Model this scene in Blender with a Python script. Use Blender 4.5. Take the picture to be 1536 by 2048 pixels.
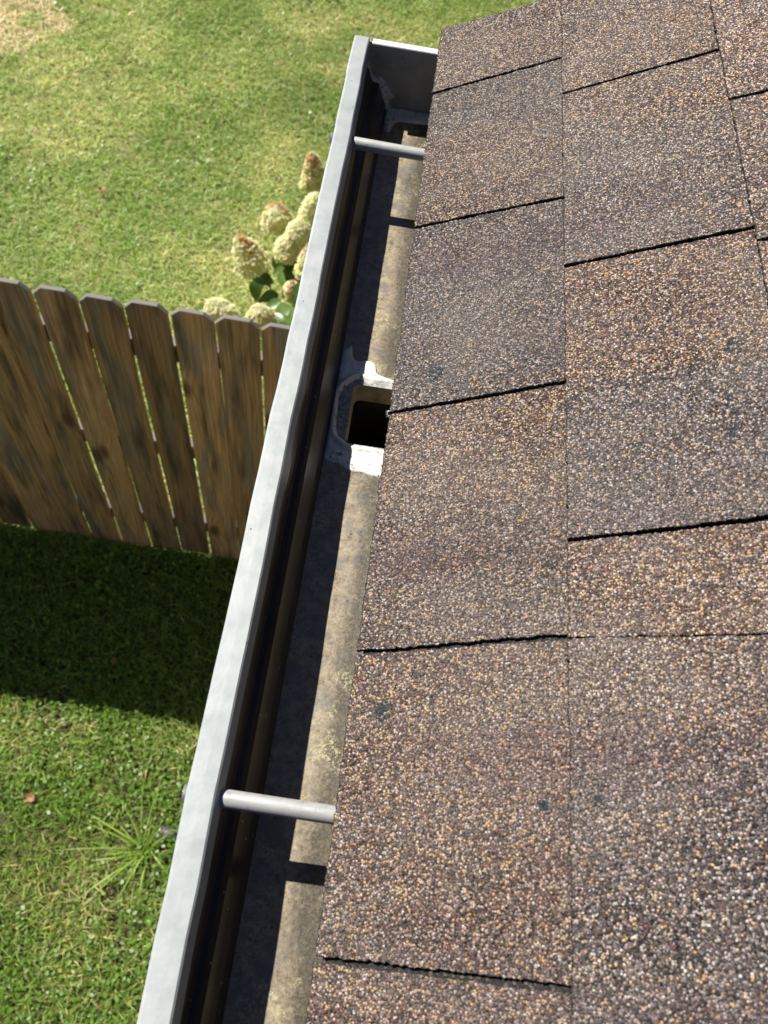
import bpy, bmesh, math, random
import numpy as np
from mathutils import Vector, Matrix, Euler
from mathutils.geometry import tessellate_polygon

random.seed(7)
rng = np.random.default_rng(11)
for o in list(bpy.data.objects):
    bpy.data.objects.remove(o)
scene = bpy.context.scene
COL = scene.collection

# ------------------------------------------------------------------ camera
CAM_LOC = Vector((-0.02192, -0.01497, 0.60836))
CAM_ROT = Euler((0.503517, -0.099091, 0.099971), 'XYZ')
FPX = 1734.08                      # focal length in photo pixels (1536 x 2048)
cam_d = bpy.data.cameras.new('camera')
cam = bpy.data.objects.new('camera', cam_d)
COL.objects.link(cam)
cam.location = CAM_LOC
cam.rotation_euler = CAM_ROT
cam_d.sensor_fit = 'VERTICAL'
cam_d.sensor_height = 24.0
cam_d.lens = 24.0 * FPX / 2048.0
cam_d.clip_start = 0.02
cam_d.clip_end = 500.0
cam_d.dof.use_dof = True
cam_d.dof.focus_distance = 0.84
cam_d.dof.aperture_fstop = 7.5
scene.camera = cam

# ------------------------------------------------------------------ sky, sun, exposure
SUN_TO = Vector((-0.665, 0.488, 1.0)).normalized()
SUN_EL = math.asin(SUN_TO.z)
SUN_ROT = math.atan2(SUN_TO.x, SUN_TO.y)
world = bpy.data.worlds.new('World')
scene.world = world
world.use_nodes = True
wn = world.node_tree
wn.nodes.clear()
sky = wn.nodes.new('ShaderNodeTexSky')
sky.sky_type = 'NISHITA'
sky.sun_disc = False
sky.altitude = 1200.0
sky.dust_density = 0.3
sky.ozone_density = 5.0
sky.air_density = 0.45
sky.sun_elevation = SUN_EL
sky.sun_rotation = SUN_ROT
bg = wn.nodes.new('ShaderNodeBackground')
bg.inputs['Strength'].default_value = 0.05
wo = wn.nodes.new('ShaderNodeOutputWorld')
wn.links.new(sky.outputs[0], bg.inputs[0])
wn.links.new(bg.outputs[0], wo.inputs[0])
sun_d = bpy.data.lights.new('sun', 'SUN')
sun_d.energy = 5.0
sun_d.angle = math.radians(0.53)
sun_d.color = (1.0, 0.945, 0.86)
sun = bpy.data.objects.new('sun', sun_d)
COL.objects.link(sun)
sun.location = (-6, 5, 10)
sun.rotation_euler = SUN_TO.to_track_quat('Z', 'Y').to_euler()
scene.view_settings.view_transform = 'Standard'
scene.view_settings.look = 'None'
scene.view_settings.gamma = 1.0
scene.view_settings.exposure = 0.7
scene.view_settings.use_curve_mapping = False

# ------------------------------------------------------------------ photo pixel -> point on a known plane
CAM_M = CAM_ROT.to_matrix()
PITCH = 0.48858
GROUND = -3.322
CP, SP = math.cos(PITCH), math.sin(PITCH)

def ray(px, py):
    return CAM_M @ Vector(((px - 768) / FPX, -(py - 1024) / FPX, -1.0))

def on_z(px, py, z):
    d = ray(px, py)
    return CAM_LOC + d * ((z - CAM_LOC.z) / d.z)

def on_y(px, py, y):
    d = ray(px, py)
    return CAM_LOC + d * ((y - CAM_LOC.y) / d.y)

def roof_pt(s, y, h=0.0):
    return Vector((s * CP - h * SP, y, s * SP + h * CP))

def on_roof(px, py):
    d = ray(px, py)
    n = Vector((-SP, 0, CP))
    P = CAM_LOC - d * (CAM_LOC.dot(n) / d.dot(n))
    return P.x / CP, P.y

# ------------------------------------------------------------------ mesh helpers
def obj(name, verts, faces, mat, parent=None, smooth=False, fmat=None):
    me = bpy.data.meshes.new(name)
    me.from_pydata([tuple(v) for v in verts], [], [tuple(f) for f in faces])
    mats = mat if isinstance(mat, (list, tuple)) else [mat]
    for m in mats:
        me.materials.append(m)
    if fmat is not None:
        me.polygons.foreach_set('material_index', fmat)
    if smooth:
        me.polygons.foreach_set('use_smooth', [True] * len(me.polygons))
    me.update()
    o = bpy.data.objects.new(name, me)
    COL.objects.link(o)
    if parent is not None:
        o.parent = parent
    return o

def obj_bm(name, bm, mat, parent=None, smooth=False):
    me = bpy.data.meshes.new(name)
    bmesh.ops.recalc_face_normals(bm, faces=bm.faces)
    bm.to_mesh(me)
    bm.free()
    me.materials.append(mat)
    if smooth:
        me.polygons.foreach_set('use_smooth', [True] * len(me.polygons))
    o = bpy.data.objects.new(name, me)
    COL.objects.link(o)
    if parent is not None:
        o.parent = parent
    return o

def empty(name, loc=(0, 0, 0)):
    o = bpy.data.objects.new(name, None)
    o.empty_display_size = 0.1
    COL.objects.link(o)
    o.location = loc
    return o

def put(o, parent):
    """parent keeping world placement (parents here are only moved, never turned)"""
    o.parent = parent
    o.matrix_parent_inverse = Matrix.Translation(-Vector(parent.location))
    return o

def tag(o, label=None, cat=None, group=None, kind=None):
    if label: o['label'] = label
    if cat: o['category'] = cat
    if group: o['group'] = group
    if kind: o['kind'] = kind
    return o

def bm_box(bm, lo, hi, bevel=0.0):
    r = bmesh.ops.create_cube(bm, size=1.0)
    vs = r['verts']
    lo, hi = Vector(lo), Vector(hi)
    for v in vs:
        v.co = Vector(((lo.x + hi.x) / 2 + v.co.x * (hi.x - lo.x), (lo.y + hi.y) / 2 + v.co.y * (hi.y - lo.y), (lo.z + hi.z) / 2 + v.co.z * (hi.z - lo.z)))
    if bevel > 0:
        es = list({e for v in vs for e in v.link_edges})
        bmesh.ops.bevel(bm, geom=es, offset=bevel, segments=2, affect='EDGES', profile=0.5)

def tube(pts, radii, n=10, cap=True, start=0):
    """verts, faces of a tube along pts"""
    V, F = [], []
    pts = [Vector(p) for p in pts]
    ref = Vector((0, 0, 1))
    for i, p in enumerate(pts):
        t = (pts[min(i + 1, len(pts) - 1)] - pts[max(i - 1, 0)]).normalized()
        a = t.cross(ref)
        if a.length < 1e-3:
            a = t.cross(Vector((1, 0, 0)))
        a.normalize()
        b = t.cross(a)
        r = radii[i] if hasattr(radii, '__len__') else radii
        for k in range(n):
            th = 2 * math.pi * k / n
            V.append(p + a * (r * math.cos(th)) + b * (r * math.sin(th)))
    for i in range(len(pts) - 1):
        for k in range(n):
            k2 = (k + 1) % n
            F.append((start + i * n + k, start + i * n + k2, start + (i + 1) * n + k2, start + (i + 1) * n + k))
    if cap:
        F.append(tuple(start + k for k in range(n))[::-1])
        F.append(tuple(start + (len(pts) - 1) * n + k for k in range(n)))
    return V, F

# ------------------------------------------------------------------ node helpers
class NT:
    def __init__(self, name):
        self.m = bpy.data.materials.new(name)
        self.m.use_nodes = True
        self.t = self.m.node_tree
        self.t.nodes.clear()
        self.out = self.n('ShaderNodeOutputMaterial')
        self.b = self.n('ShaderNodeBsdfPrincipled')
        self.l(self.b.outputs[0], self.out.inputs[0])
    def n(self, ty, **kw):
        nd = self.t.nodes.new(ty)
        for k, v in kw.items():
            setattr(nd, k, v)
        return nd
    def l(self, a, b):
        self.t.links.new(a, b)
    def set(self, sock, v):
        if hasattr(v, 'is_output') or isinstance(v, bpy.types.NodeSocket):
            self.l(v, sock)
        else:
            sock.default_value = v
    def pos(self):
        return self.n('ShaderNodeNewGeometry').outputs['Position']
    def mapping(self, vec, scale=(1, 1, 1), loc=(0, 0, 0), rot=(0, 0, 0)):
        m = self.n('ShaderNodeMapping')
        self.l(vec, m.inputs[0])
        self.set(m.inputs['Location'], loc)
        m.inputs['Rotation'].default_value = rot
        m.inputs['Scale'].default_value = scale
        return m.outputs[0]
    def noise(self, vec, scale, detail=3.0, rough=0.55, dist=0.0):
        x = self.n('ShaderNodeTexNoise')
        self.l(vec, x.inputs['Vector'])
        x.inputs['Scale'].default_value = scale
        x.inputs['Detail'].default_value = detail
        x.inputs['Roughness'].default_value = rough
        x.inputs['Distortion'].default_value = dist
        return x.outputs['Fac']
    def vor(self, vec, scale, feature='F1', rand=1.0, dims='3D'):
        x = self.n('ShaderNodeTexVoronoi', feature=feature, voronoi_dimensions=dims)
        self.l(vec, x.inputs['Vector'])
        x.inputs['Scale'].default_value = scale
        x.inputs['Randomness'].default_value = rand
        return x
    def ramp(self, fac, stops, interp='LINEAR'):
        x = self.n('ShaderNodeValToRGB')
        x.color_ramp.interpolation = interp
        el = x.color_ramp.elements
        while len(el) < len(stops):
            el.new(0.5)
        for e, (p, c) in zip(el, stops):
            e.position = p
            e.color = (c[0], c[1], c[2], 1) if hasattr(c, '__len__') else (c, c, c, 1)
        self.l(fac, x.inputs[0])
        return x.outputs[0]
    def mix(self, fac, a, b, mode='MIX'):
        x = self.n('ShaderNodeMix', data_type='RGBA', blend_type=mode)
        self.set(x.inputs[0], fac)
        for s, v in ((x.inputs[6], a), (x.inputs[7], b)):
            if isinstance(v, (tuple, list)):
                v = (v[0], v[1], v[2], 1)
            self.set(s, v)
        return x.outputs[2]
    def math(self, op, a, b=0.0, c=None, clamp=False):
        x = self.n('ShaderNodeMath', operation=op, use_clamp=clamp)
        self.set(x.inputs[0], a)
        self.set(x.inputs[1], b)
        if c is not None:
            self.set(x.inputs[2], c)
        return x.outputs[0]
    def maprange(self, v, a, b, c=0.0, d=1.0, smooth=False):
        x = self.n('ShaderNodeMapRange')
        if smooth: x.interpolation_type = 'SMOOTHSTEP'
        self.l(v, x.inputs[0])
        for i, q in enumerate((a, b, c, d)):
            x.inputs[i + 1].default_value = q
        return x.outputs[0]
    def bump(self, h, strength, distance, normal=None):
        x = self.n('ShaderNodeBump')
        x.inputs['Strength'].default_value = strength
        x.inputs['Distance'].default_value = distance
        self.l(h, x.inputs['Height'])
        if normal is not None:
            self.l(normal, x.inputs['Normal'])
        return x.outputs[0]
    def fin(self, color=None, rough=None, normal=None, metal=None, spec=None):
        if color is not None:
            self.set(self.b.inputs['Base Color'], (*color, 1) if isinstance(color, tuple) else color)
        if rough is not None: self.set(self.b.inputs['Roughness'], rough)
        if normal is not None: self.l(normal, self.b.inputs['Normal'])
        if metal is not None: self.set(self.b.inputs['Metallic'], metal)
        if spec is not None: self.set(self.b.inputs['Specular IOR Level'], spec)
        return self.m

# ------------------------------------------------------------------ materials
def mat_shingle():
    n = NT('granule_shingle')
    p = n.pos()
    info = n.n('ShaderNodeObjectInfo')
    wob = n.noise(p, 900, 1.0)
    v = n.vor(p, 740.0)
    v2 = n.vor(p, 450.0)
    sep = n.n('ShaderNodeSeparateColor'); n.l(v.outputs['Color'], sep.inputs[0])
    sep2 = n.n('ShaderNodeSeparateColor'); n.l(v2.outputs['Color'], sep2.inputs[0])
    grey = n.ramp(sep.outputs[0], [(0.0, (.013, .012, .012)), (.24, (.036, .030, .030)), (.44, (.078, .049, .044)), (.60, (.100, .088, .083)),
                                   (.74, (.17, .15, .14)), (.85, (.40, .255, .105)), (.885, (.28, .255, .235)), (.97, (.42, .39, .36))], 'CONSTANT')
    brown = n.ramp(sep.outputs[0], [(0.0, (.014, .011, .010)), (.20, (.050, .025, .019)), (.38, (.105, .044, .030)), (.54, (.115, .086, .072)),
                                    (.66, (.19, .135, .100)), (.80, (.46, .285, .100)), (.885, (.33, .275, .225)), (.97, (.46, .41, .355))], 'CONSTANT')
    # colour drops of the blend: each tab carries two tones that meet along a line across it (stored on the object)
    oc = n.n('ShaderNodeSeparateColor'); n.l(info.outputs['Color'], oc.inputs[0])
    py = n.n('ShaderNodeSeparateXYZ'); n.l(p, py.inputs[0])
    fine = n.noise(p, 75.0, 3.0, .65)
    line = n.math('SUBTRACT', py.outputs[1], n.math('SUBTRACT', n.math('MULTIPLY', oc.outputs[2], 4.0), 3.0))
    line = n.math('ADD', line, n.math('MULTIPLY', n.math('SUBTRACT', fine, .5), .035))
    side = n.maprange(line, -.006, .006)
    tone = n.math('ADD', n.math('MULTIPLY', oc.outputs[0], n.math('SUBTRACT', 1.0, side)), n.math('MULTIPLY', oc.outputs[1], side))
    drop = n.noise(n.mapping(p, (6, 13, 6)), 1.0, 3.0, .6)
    blend = n.math('ADD', tone, n.math('ADD', n.math('MULTIPLY', n.math('SUBTRACT', drop, .5), .9), n.math('MULTIPLY', n.math('SUBTRACT', fine, .5), .5)), clamp=True)
    col = n.mix(blend, grey, brown)
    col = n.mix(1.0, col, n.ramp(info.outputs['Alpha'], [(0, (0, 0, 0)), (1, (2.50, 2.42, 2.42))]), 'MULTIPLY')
    # larger single stones
    big = n.ramp(sep2.outputs[0], [(0, (.03, .027, .025)), (.3, (.11, .05, .036)), (.55, (.17, .15, .14)), (.80, (.50, .31, .10)), (.92, (.42, .38, .34))], 'CONSTANT')
    col = n.mix(n.math('MULTIPLY', n.math('GREATER_THAN', sep2.outputs[1], .87), n.math('LESS_THAN', v2.outputs['Distance'], .42)), col, big)
    # dark purple-grey wet / stained zones and pale worn ones
    wear = n.noise(n.mapping(p, (4, 7, 4), loc=(3, 1, 2)), 1.0, 3.0, .6)
    col = n.mix(n.maprange(wear, .40, .66), col, n.mix(0.30, col, (.30, .265, .235)), 'MIX')
    pur = n.noise(n.mapping(p, (3, 9, 3), loc=(9, 4, 1)), 1.0, 2.0, .5)
    col = n.mix(n.maprange(pur, .54, .70), col, n.mix(1.0, col, (.80, .72, .77), 'MULTIPLY'))
    # asphalt film between the stones
    gap = n.maprange(v.outputs['Distance'], .50, .80)
    col = n.mix(n.math('MULTIPLY', gap, .8), col, (.012, .011, .011))
    # scuffs where the stones have come off
    bald = None
    for (px, py, r) in ((768, 1424, .0085), (872, 745, .009), (1468, 688, .008), (1466, 855, .005), (1196, 1600, .004), (1020, 1100, .0035), (1085, 1610, .004)):
        s, y = on_roof(px, py)
        c = roof_pt(s, y)
        dv = n.n('ShaderNodeVectorMath', operation='DISTANCE')
        n.l(p, dv.inputs[0]); dv.inputs[1].default_value = c
        nn = n.noise(p, 190.0, 3.0, .7)
        dd = n.math('ADD', dv.outputs['Value'], n.math('MULTIPLY', n.math('SUBTRACT', nn, .5), r * 2.8))
        mk = n.maprange(dd, r * .75, r * 1.05, 1, 0)
        bald = mk if bald is None else n.math('MAXIMUM', bald, mk)
    bald = n.math('MULTIPLY', bald, n.math('GREATER_THAN', sep2.outputs[2], .22))
    col = n.mix(bald, col, (.028, .032, .038))
    dome = n.math('SUBTRACT', 1.0, n.math('MULTIPLY', v.outputs['Distance'], 1.15))
    dome2 = n.math('MULTIPLY', n.math('SUBTRACT', 1.0, v2.outputs['Distance']), .5)
    h = n.math('ADD', n.math('ADD', n.math('MULTIPLY', dome, n.math('ADD', .55, sep.outputs[1])), dome2), n.math('MULTIPLY', wob, .5))
    nm = n.bump(h, 0.95, 0.0011)
    und = n.noise(p, 16.0, 2.0, .5)
    nm2 = n.bump(und, 0.35, 0.006, nm)
    rough = n.math('ADD', .30, n.math('MULTIPLY', sep.outputs[2], .45))
    return n.fin(col, rough, nm2, spec=.5)

def mat_asphalt():
    n = NT('black_asphalt_felt')
    p = n.pos()
    h = n.noise(p, 700, 2)
    return n.fin(n.ramp(h, [(.3, (.006, .006, .006)), (.7, (.016, .015, .015))]), .8, n.bump(h, .6, .001))

def mat_gutter_paint():
    n = NT('chalky_grey_gutter_paint')
    p = n.pos()
    a = n.noise(p, 55, 4, .62)
    b = n.noise(n.mapping(p, (14, 3, 14)), 1.0, 3, .6)
    col = n.ramp(a, [(.30, (.30, .335, .345)), (.5, (.36, .39, .395)), (.72, (.42, .44, .435))])
    col = n.mix(n.maprange(b, .45, .7, 0, .45), col, (.26, .30, .315))
    # specks of grit
    v = n.vor(p, 150.0)
    sp = n.n('ShaderNodeSeparateColor'); n.l(v.outputs['Color'], sp.inputs[0])
    dots = n.math('MULTIPLY', n.math('GREATER_THAN', sp.outputs[0], .93), n.math('LESS_THAN', v.outputs['Distance'], n.math('MULTIPLY', sp.outputs[1], .22)))
    col = n.mix(n.math('MULTIPLY', dots, .85), col, (.06, .06, .055))
    return n.fin(col, .48, n.bump(n.noise(p, 130, 3), .25, .0006), metal=.15)

def mat_gutter_inner():
    n = NT('stained_bronze_gutter_inside')
    p = n.pos()
    a = n.noise(n.mapping(p, (30, 5, 30)), 1.0, 4, .6)
    col = n.ramp(a, [(.3, (.030, .025, .020)), (.55, (.055, .045, .035)), (.8, (.095, .078, .060))])
    v = n.vor(p, 240.0)
    sp = n.n('ShaderNodeSeparateColor'); n.l(v.outputs['Color'], sp.inputs[0])
    dots = n.math('MULTIPLY', n.math('GREATER_THAN', sp.outputs[0], .965), n.math('LESS_THAN', v.outputs['Distance'], .2))
    col = n.mix(dots, col, (.4, .38, .34))
    return n.fin(col, n.ramp(a, [(.3, .22), (.7, .42)]), n.bump(n.noise(p, 60, 3), .15, .0006))

def mat_gutter_bottom():
    n = NT('silt_stained_gutter_bottom')
    p = n.pos()
    # across-gutter coordinate (gutter is turned a hair in plan)
    sx = n.n('ShaderNodeSeparateXYZ'); n.l(p, sx.inputs[0])
    across = n.math('ADD', sx.outputs[0], n.math('MULTIPLY', sx.outputs[1], -.0167))
    big = n.noise(n.mapping(p, (20, 9, 20)), 1.0, 4, .62)
    mid = n.noise(p, 95, 4, .68)
    fin = n.noise(p, 520, 3, .7)
    base = n.ramp(n.math('ADD', n.math('MULTIPLY', mid, .6), n.math('MULTIPLY', fin, .4)),
                  [(.36, (.095, .072, .045)), (.44, (.20, .158, .104)), (.54, (.305, .250, .170)), (.66, (.39, .345, .26))])
    grey = n.mix(n.maprange(n.noise(p, 38, 3, .6), .50, .62, 0, .75), base, (.155, .15, .135))
    # algae: thicker towards the back where the roof drips
    f = n.math('ADD', n.math('MULTIPLY', across, 36.0), n.math('ADD', n.math('MULTIPLY', big, 1.5), n.math('MULTIPLY', mid, .7)))
    f = n.math('ADD', f, n.math('MULTIPLY', n.math('SUBTRACT', n.noise(p, 240, 4, .7), .5), .9))
    al = n.maprange(f, .12, .66, 0, .97)
    al = n.math('MULTIPLY', al, n.maprange(fin, .40, .62, 1.0, .72))
    col = n.mix(al, grey, (.042, .034, .019))
    # pale lichen specks
    lm = n.math('MULTIPLY', n.maprange(n.noise(p, 30, 2, .5), .56, .66), n.maprange(n.noise(p, 330, 3, .75), .50, .58))
    col = n.mix(n.math('MULTIPLY', lm, .9), col, (.42, .38, .21))
    v = n.vor(p, 210.0)
    sp = n.n('ShaderNodeSeparateColor'); n.l(v.outputs['Color'], sp.inputs[0])
    dots = n.math('MULTIPLY', n.math('GREATER_THAN', sp.outputs[0], .90), n.math('LESS_THAN', v.outputs['Distance'], n.math('MULTIPLY', sp.outputs[1], .3)))
    col = n.mix(n.math('MULTIPLY', dots, .8), col, (.05, .042, .03))
    h = n.math('ADD', mid, n.math('MULTIPLY', fin, .5))
    n.b.inputs['Coat Weight'].default_value = .9
    n.b.inputs['Coat Roughness'].default_value = .25
    return n.fin(col, .5, n.bump(h, .35, .0012))

def mat_cap():
    n = NT('weathered_metal_end_cap')
    p = n.pos()
    a = n.noise(p, 40, 4, .6)
    col = n.ramp(a, [(.3, (.32, .30, .26)), (.55, (.44, .42, .365)), (.75, (.52, .49, .43))])
    v = n.vor(p, 120.0)
    sp = n.n('ShaderNodeSeparateColor'); n.l(v.outputs['Color'], sp.inputs[0])
    dots = n.math('MULTIPLY', n.math('GREATER_THAN', sp.outputs[0], .86), n.math('LESS_THAN', v.outputs['Distance'], n.math('MULTIPLY', sp.outputs[1], .30)))
    col = n.mix(dots, col, (.03, .028, .025))
    return n.fin(col, .45, n.bump(a, .2, .001))

def mat_sealant(name='white_sealant'):
    n = NT(name)
    p = n.pos()
    a = n.noise(p, 45, 4, .6)
    col = n.ramp(a, [(.3, (.62, .60, .55)), (.6, (.82, .81, .78))])
    mold = n.math('MULTIPLY', n.maprange(n.noise(p, 210, 4, .72), .55, .60), n.maprange(n.noise(n.mapping(p, (1, 1, 1), loc=(.4, .1, 0)), 34, 2, .5), .50, .60))
    col = n.mix(n.math('MULTIPLY', mold, .92), col, (.06, .058, .045))
    v = n.vor(p, 300.0)
    sp = n.n('ShaderNodeSeparateColor'); n.l(v.outputs['Color'], sp.inputs[0])
    dots = n.math('MULTIPLY', n.math('GREATER_THAN', sp.outputs[0], .95), n.math('LESS_THAN', v.outputs['Distance'], .25))
    col = n.mix(dots, col, (.08, .07, .06))
    return n.fin(col, .4, n.bump(n.noise(p, 70, 3), .3, .0015))

def mat_ferrule():
    n = NT('dull_aluminium_tube')
    p = n.pos()
    a = n.noise(n.mapping(p, (60, 300, 300)), 1.0, 4, .65)
    col = n.ramp(a, [(.3, (.33, .34, .345)), (.7, (.46, .465, .46))])
    col = n.mix(n.maprange(n.noise(p, 160, 3, .7), .58, .68, 0, .5), col, (.22, .21, .19))
    return n.fin(col, .5, n.bump(a, .15, .0004), metal=.2)

def mat_wood():
    n = NT('weathered_picket_wood')
    g = n.n('ShaderNodeTexCoord').outputs['Object']
    info = n.n('ShaderNodeObjectInfo')
    off = n.n('ShaderNodeCombineXYZ')
    n.set(off.inputs[0], n.math('MULTIPLY', info.outputs['Random'], 31.0))
    n.set(off.inputs[2], n.math('MULTIPLY', info.outputs['Random'], 57.0))
    q = n.n('ShaderNodeVectorMath', operation='ADD'); n.l(g, q.inputs[0]); n.l(off.outputs[0], q.inputs[1])
    q = q.outputs[0]
    kn = n.vor(n.mapping(q, (5.5, 0.0, 2.4)), 1.0, rand=1.0)
    kd = kn.outputs['Distance']
    knot = n.maprange(kd, .075, .20, 1, 0, True)
    ring = n.maprange(kd, .06, .42, 1, 0, True)
    warp = n.n('ShaderNodeVectorMath', operation='SCALE'); n.l(kn.outputs['Color'], warp.inputs[0]); warp.inputs['Scale'].default_value = 0.0
    lowx = n.noise(n.mapping(q, (3, 3, 1.1)), 1.0, 2)
    sx = n.n('ShaderNodeSeparateXYZ'); n.l(q, sx.inputs[0])
    gx = n.math('ADD', n.math('MULTIPLY', sx.outputs[0], 120.0), n.math('MULTIPLY', lowx, 5.0))
    gx = n.math('ADD', gx, n.math('MULTIPLY', ring, 3.0))
    cv = n.n('ShaderNodeCombineXYZ'); n.l(gx, cv.inputs[0]); n.set(cv.inputs[1], 0.0); n.l(n.math('MULTIPLY', sx.outputs[2], 2.2), cv.inputs[2])
    grain = n.noise(cv.outputs[0], 1.0, 4, .62)
    grain2 = n.noise(n.mapping(q, (260, 260, 5)), 1.0, 2, .6)
    gg = n.math('ADD', n.math('MULTIPLY', grain, .62), n.math('MULTIPLY', grain2, .38))
    warm = n.ramp(gg, [(.30, (.13, .068, .020)), (.42, (.28, .150, .052)), (.55, (.44, .262, .104)), (.70, (.58, .40, .19))])
    grey = n.ramp(gg, [(.30, (.095, .080, .055)), (.50, (.185, .165, .115)), (.72, (.28, .25, .185))])
    zone = n.noise(n.mapping(q, (9, 9, 1.5)), 1.0, 3, .6, .6)
    col = n.mix(n.maprange(zone, .50, .64, 0, .7), warm, grey)
    stain = n.noise(n.mapping(q, (16, 16, 1.9), loc=(4, 0, 2)), 1.0, 3, .6)
    col = n.mix(n.maprange(stain, .49, .66, 0, .8), col, (.05, .036, .016))
    col = n.mix(n.math('MULTIPLY', knot, .85), col, (.075, .028, .012))
    geo = n.n('ShaderNodeNewGeometry')
    sn = n.n('ShaderNodeSeparateXYZ'); n.l(geo.outputs['Normal'], sn.inputs[0])
    tone = n.math('ADD', .58, n.math('MULTIPLY', info.outputs['Random'], .75))
    cc = n.n('ShaderNodeCombineColor'); n.l(tone, cc.inputs[0]); n.l(tone, cc.inputs[1]); n.l(tone, cc.inputs[2])
    col = n.mix(1.0, col, cc.outputs[0], 'MULTIPLY')
    # end grain of the cut tops, silvered by rain
    col = n.mix(n.maprange(sn.outputs[2], .35, .6), col, (.17, .16, .155))
    return n.fin(col, .75, n.bump(gg, .4, .002))

def mat_grass():
    n = NT('lawn_grass')
    at = n.n('ShaderNodeAttribute', attribute_name='tint')
    n.b.inputs['Roughness'].default_value = .42
    n.l(at.outputs['Color'], n.b.inputs['Base Color'])
    n.b.inputs['Specular IOR Level'].default_value = .5
    tr = n.n('ShaderNodeBsdfTranslucent'); n.l(at.outputs['Color'], tr.inputs[0])
    mx = n.n('ShaderNodeMixShader'); mx.inputs[0].default_value = .42
    n.l(n.b.outputs[0], mx.inputs[1]); n.l(tr.outputs[0], mx.inputs[2]); n.l(mx.outputs[0], n.out.inputs[0])
    return n.m

def mat_plain_leaf(name, c1, c2, rough=.35, trans=.3, scale=30):
    n = NT(name)
    g = n.n('ShaderNodeTexCoord').outputs['Object']
    info = n.n('ShaderNodeObjectInfo')
    f = n.math('ADD', n.math('MULTIPLY', n.noise(g, scale, 2), .6), n.math('MULTIPLY', info.outputs['Random'], .4))
    col = n.ramp(f, [(.25, c1), (.7, c2)])
    n.fin(col, rough)
    tr = n.n('ShaderNodeBsdfTranslucent'); n.l(col, tr.inputs[0])
    mx = n.n('ShaderNodeMixShader'); mx.inputs[0].default_value = trans
    n.l(n.b.outputs[0], mx.inputs[1]); n.l(tr.outputs[0], mx.inputs[2]); n.l(mx.outputs[0], n.out.inputs[0])
    return n.m

def mat_ground():
    n = NT('soil_and_thatch')
    p = n.pos()
    a = n.noise(p, 2.2, 5, .6)
    b = n.noise(p, 55, 4, .7)
    col = n.ramp(b, [(.3, (.03, .027, .013)), (.5, (.07, .064, .028)), (.7, (.15, .125, .06))])
    far = n.ramp(b, [(.3, (.16, .17, .05)), (.7, (.36, .36, .13))])
    sy = n.n('ShaderNodeSeparateXYZ'); n.l(p, sy.inputs[0])
    col = n.mix(n.math('MULTIPLY', n.maprange(a, .3, .55, .5, 1), n.maprange(sy.outputs[1], 1.7, 2.1)), col, far)
    return n.fin(col, .9, n.bump(b, .8, .02))

def mat_simple(name, c, rough=.6, scale=40, amt=.2, metal=0.0):
    n = NT(name)
    p = n.pos()
    a = n.noise(p, scale, 3)
    lo = tuple(x * (1 - amt) for x in c); hi = tuple(min(1, x * (1 + amt)) for x in c)
    return n.fin(n.ramp(a, [(.3, lo), (.7, hi)]), rough, n.bump(a, .15, .002), metal=metal)

def mat_edge():
    n = NT('cut_shingle_edge')
    p = n.pos()
    v = n.vor(p, 640.0)
    sp = n.n('ShaderNodeSeparateColor'); n.l(v.outputs['Color'], sp.inputs[0])
    return n.fin(n.ramp(sp.outputs[0], [(0, (.008, .008, .008)), (.7, (.022, .019, .018)), (.9, (.09, .07, .055))], 'CONSTANT'), .75, n.bump(v.outputs['Distance'], .8, .001))

M = dict(edge=mat_edge(), shingle=mat_shingle(), felt=mat_asphalt(), paint=mat_gutter_paint(), inner=mat_gutter_inner(), bottom=mat_gutter_bottom(),
         cap=mat_cap(), seal=mat_sealant(), ferrule=mat_ferrule(), wood=mat_wood(), grass=mat_grass(), ground=mat_ground(),
         siding=mat_simple('cream_siding', (.62, .58, .50), .6, 8, .06), trim=mat_simple('white_trim_paint', (.7, .7, .68), .5, 12, .06),
         steel=mat_simple('galvanised_spike_head', (.42, .42, .41), .4, 200, .2, .6),
         hleaf=mat_plain_leaf('hydrangea_leaf_green', (.045, .10, .018), (.13, .23, .04)),
         stem=mat_simple('green_brown_stem', (.10, .085, .035), .6, 60),
         dead=mat_plain_leaf('dead_leaf_brown', (.22, .085, .025), (.42, .20, .07), .5, .15, 60),
         clump=mat_plain_leaf('long_grass_blade', (.20, .34, .04), (.38, .54, .08), .5, .4, 12),
         stone=mat_simple('grey_stone', (.07, .07, .075), .55, 60, .5))

# ------------------------------------------------------------------ ground
gx = [-60, -6, -3, -1.5, 0, 1.5, 4, 60]
gy = [-60, -5, -2, 0, 1.5, 3, 5, 8, 12, 60]
gv = [(x, y, GROUND) for y in gy for x in gx]
gf = [(j * 8 + i, j * 8 + i + 1, (j + 1) * 8 + i + 1, (j + 1) * 8 + i) for j in range(len(gy) - 1) for i in range(7)]
tag(obj('ground', gv, gf, M['ground']), kind='structure')

# ------------------------------------------------------------------ lawn (numpy blades)
def vnoise(x, y, f, seed):
    r = np.random.default_rng(seed)
    T = r.random((64, 64))
    u, v = x * f + 100, y * f + 100
    i, j = np.floor(u).astype(int), np.floor(v).astype(int)
    a, b = u - i, v - j
    a = a * a * (3 - 2 * a); b = b * b * (3 - 2 * b)
    g = lambda p, q: T[p % 64, q % 64]
    return (g(i, j) * (1 - a) + g(i + 1, j) * a) * (1 - b) + (g(i, j + 1) * (1 - a) + g(i + 1, j + 1) * a) * b

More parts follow.
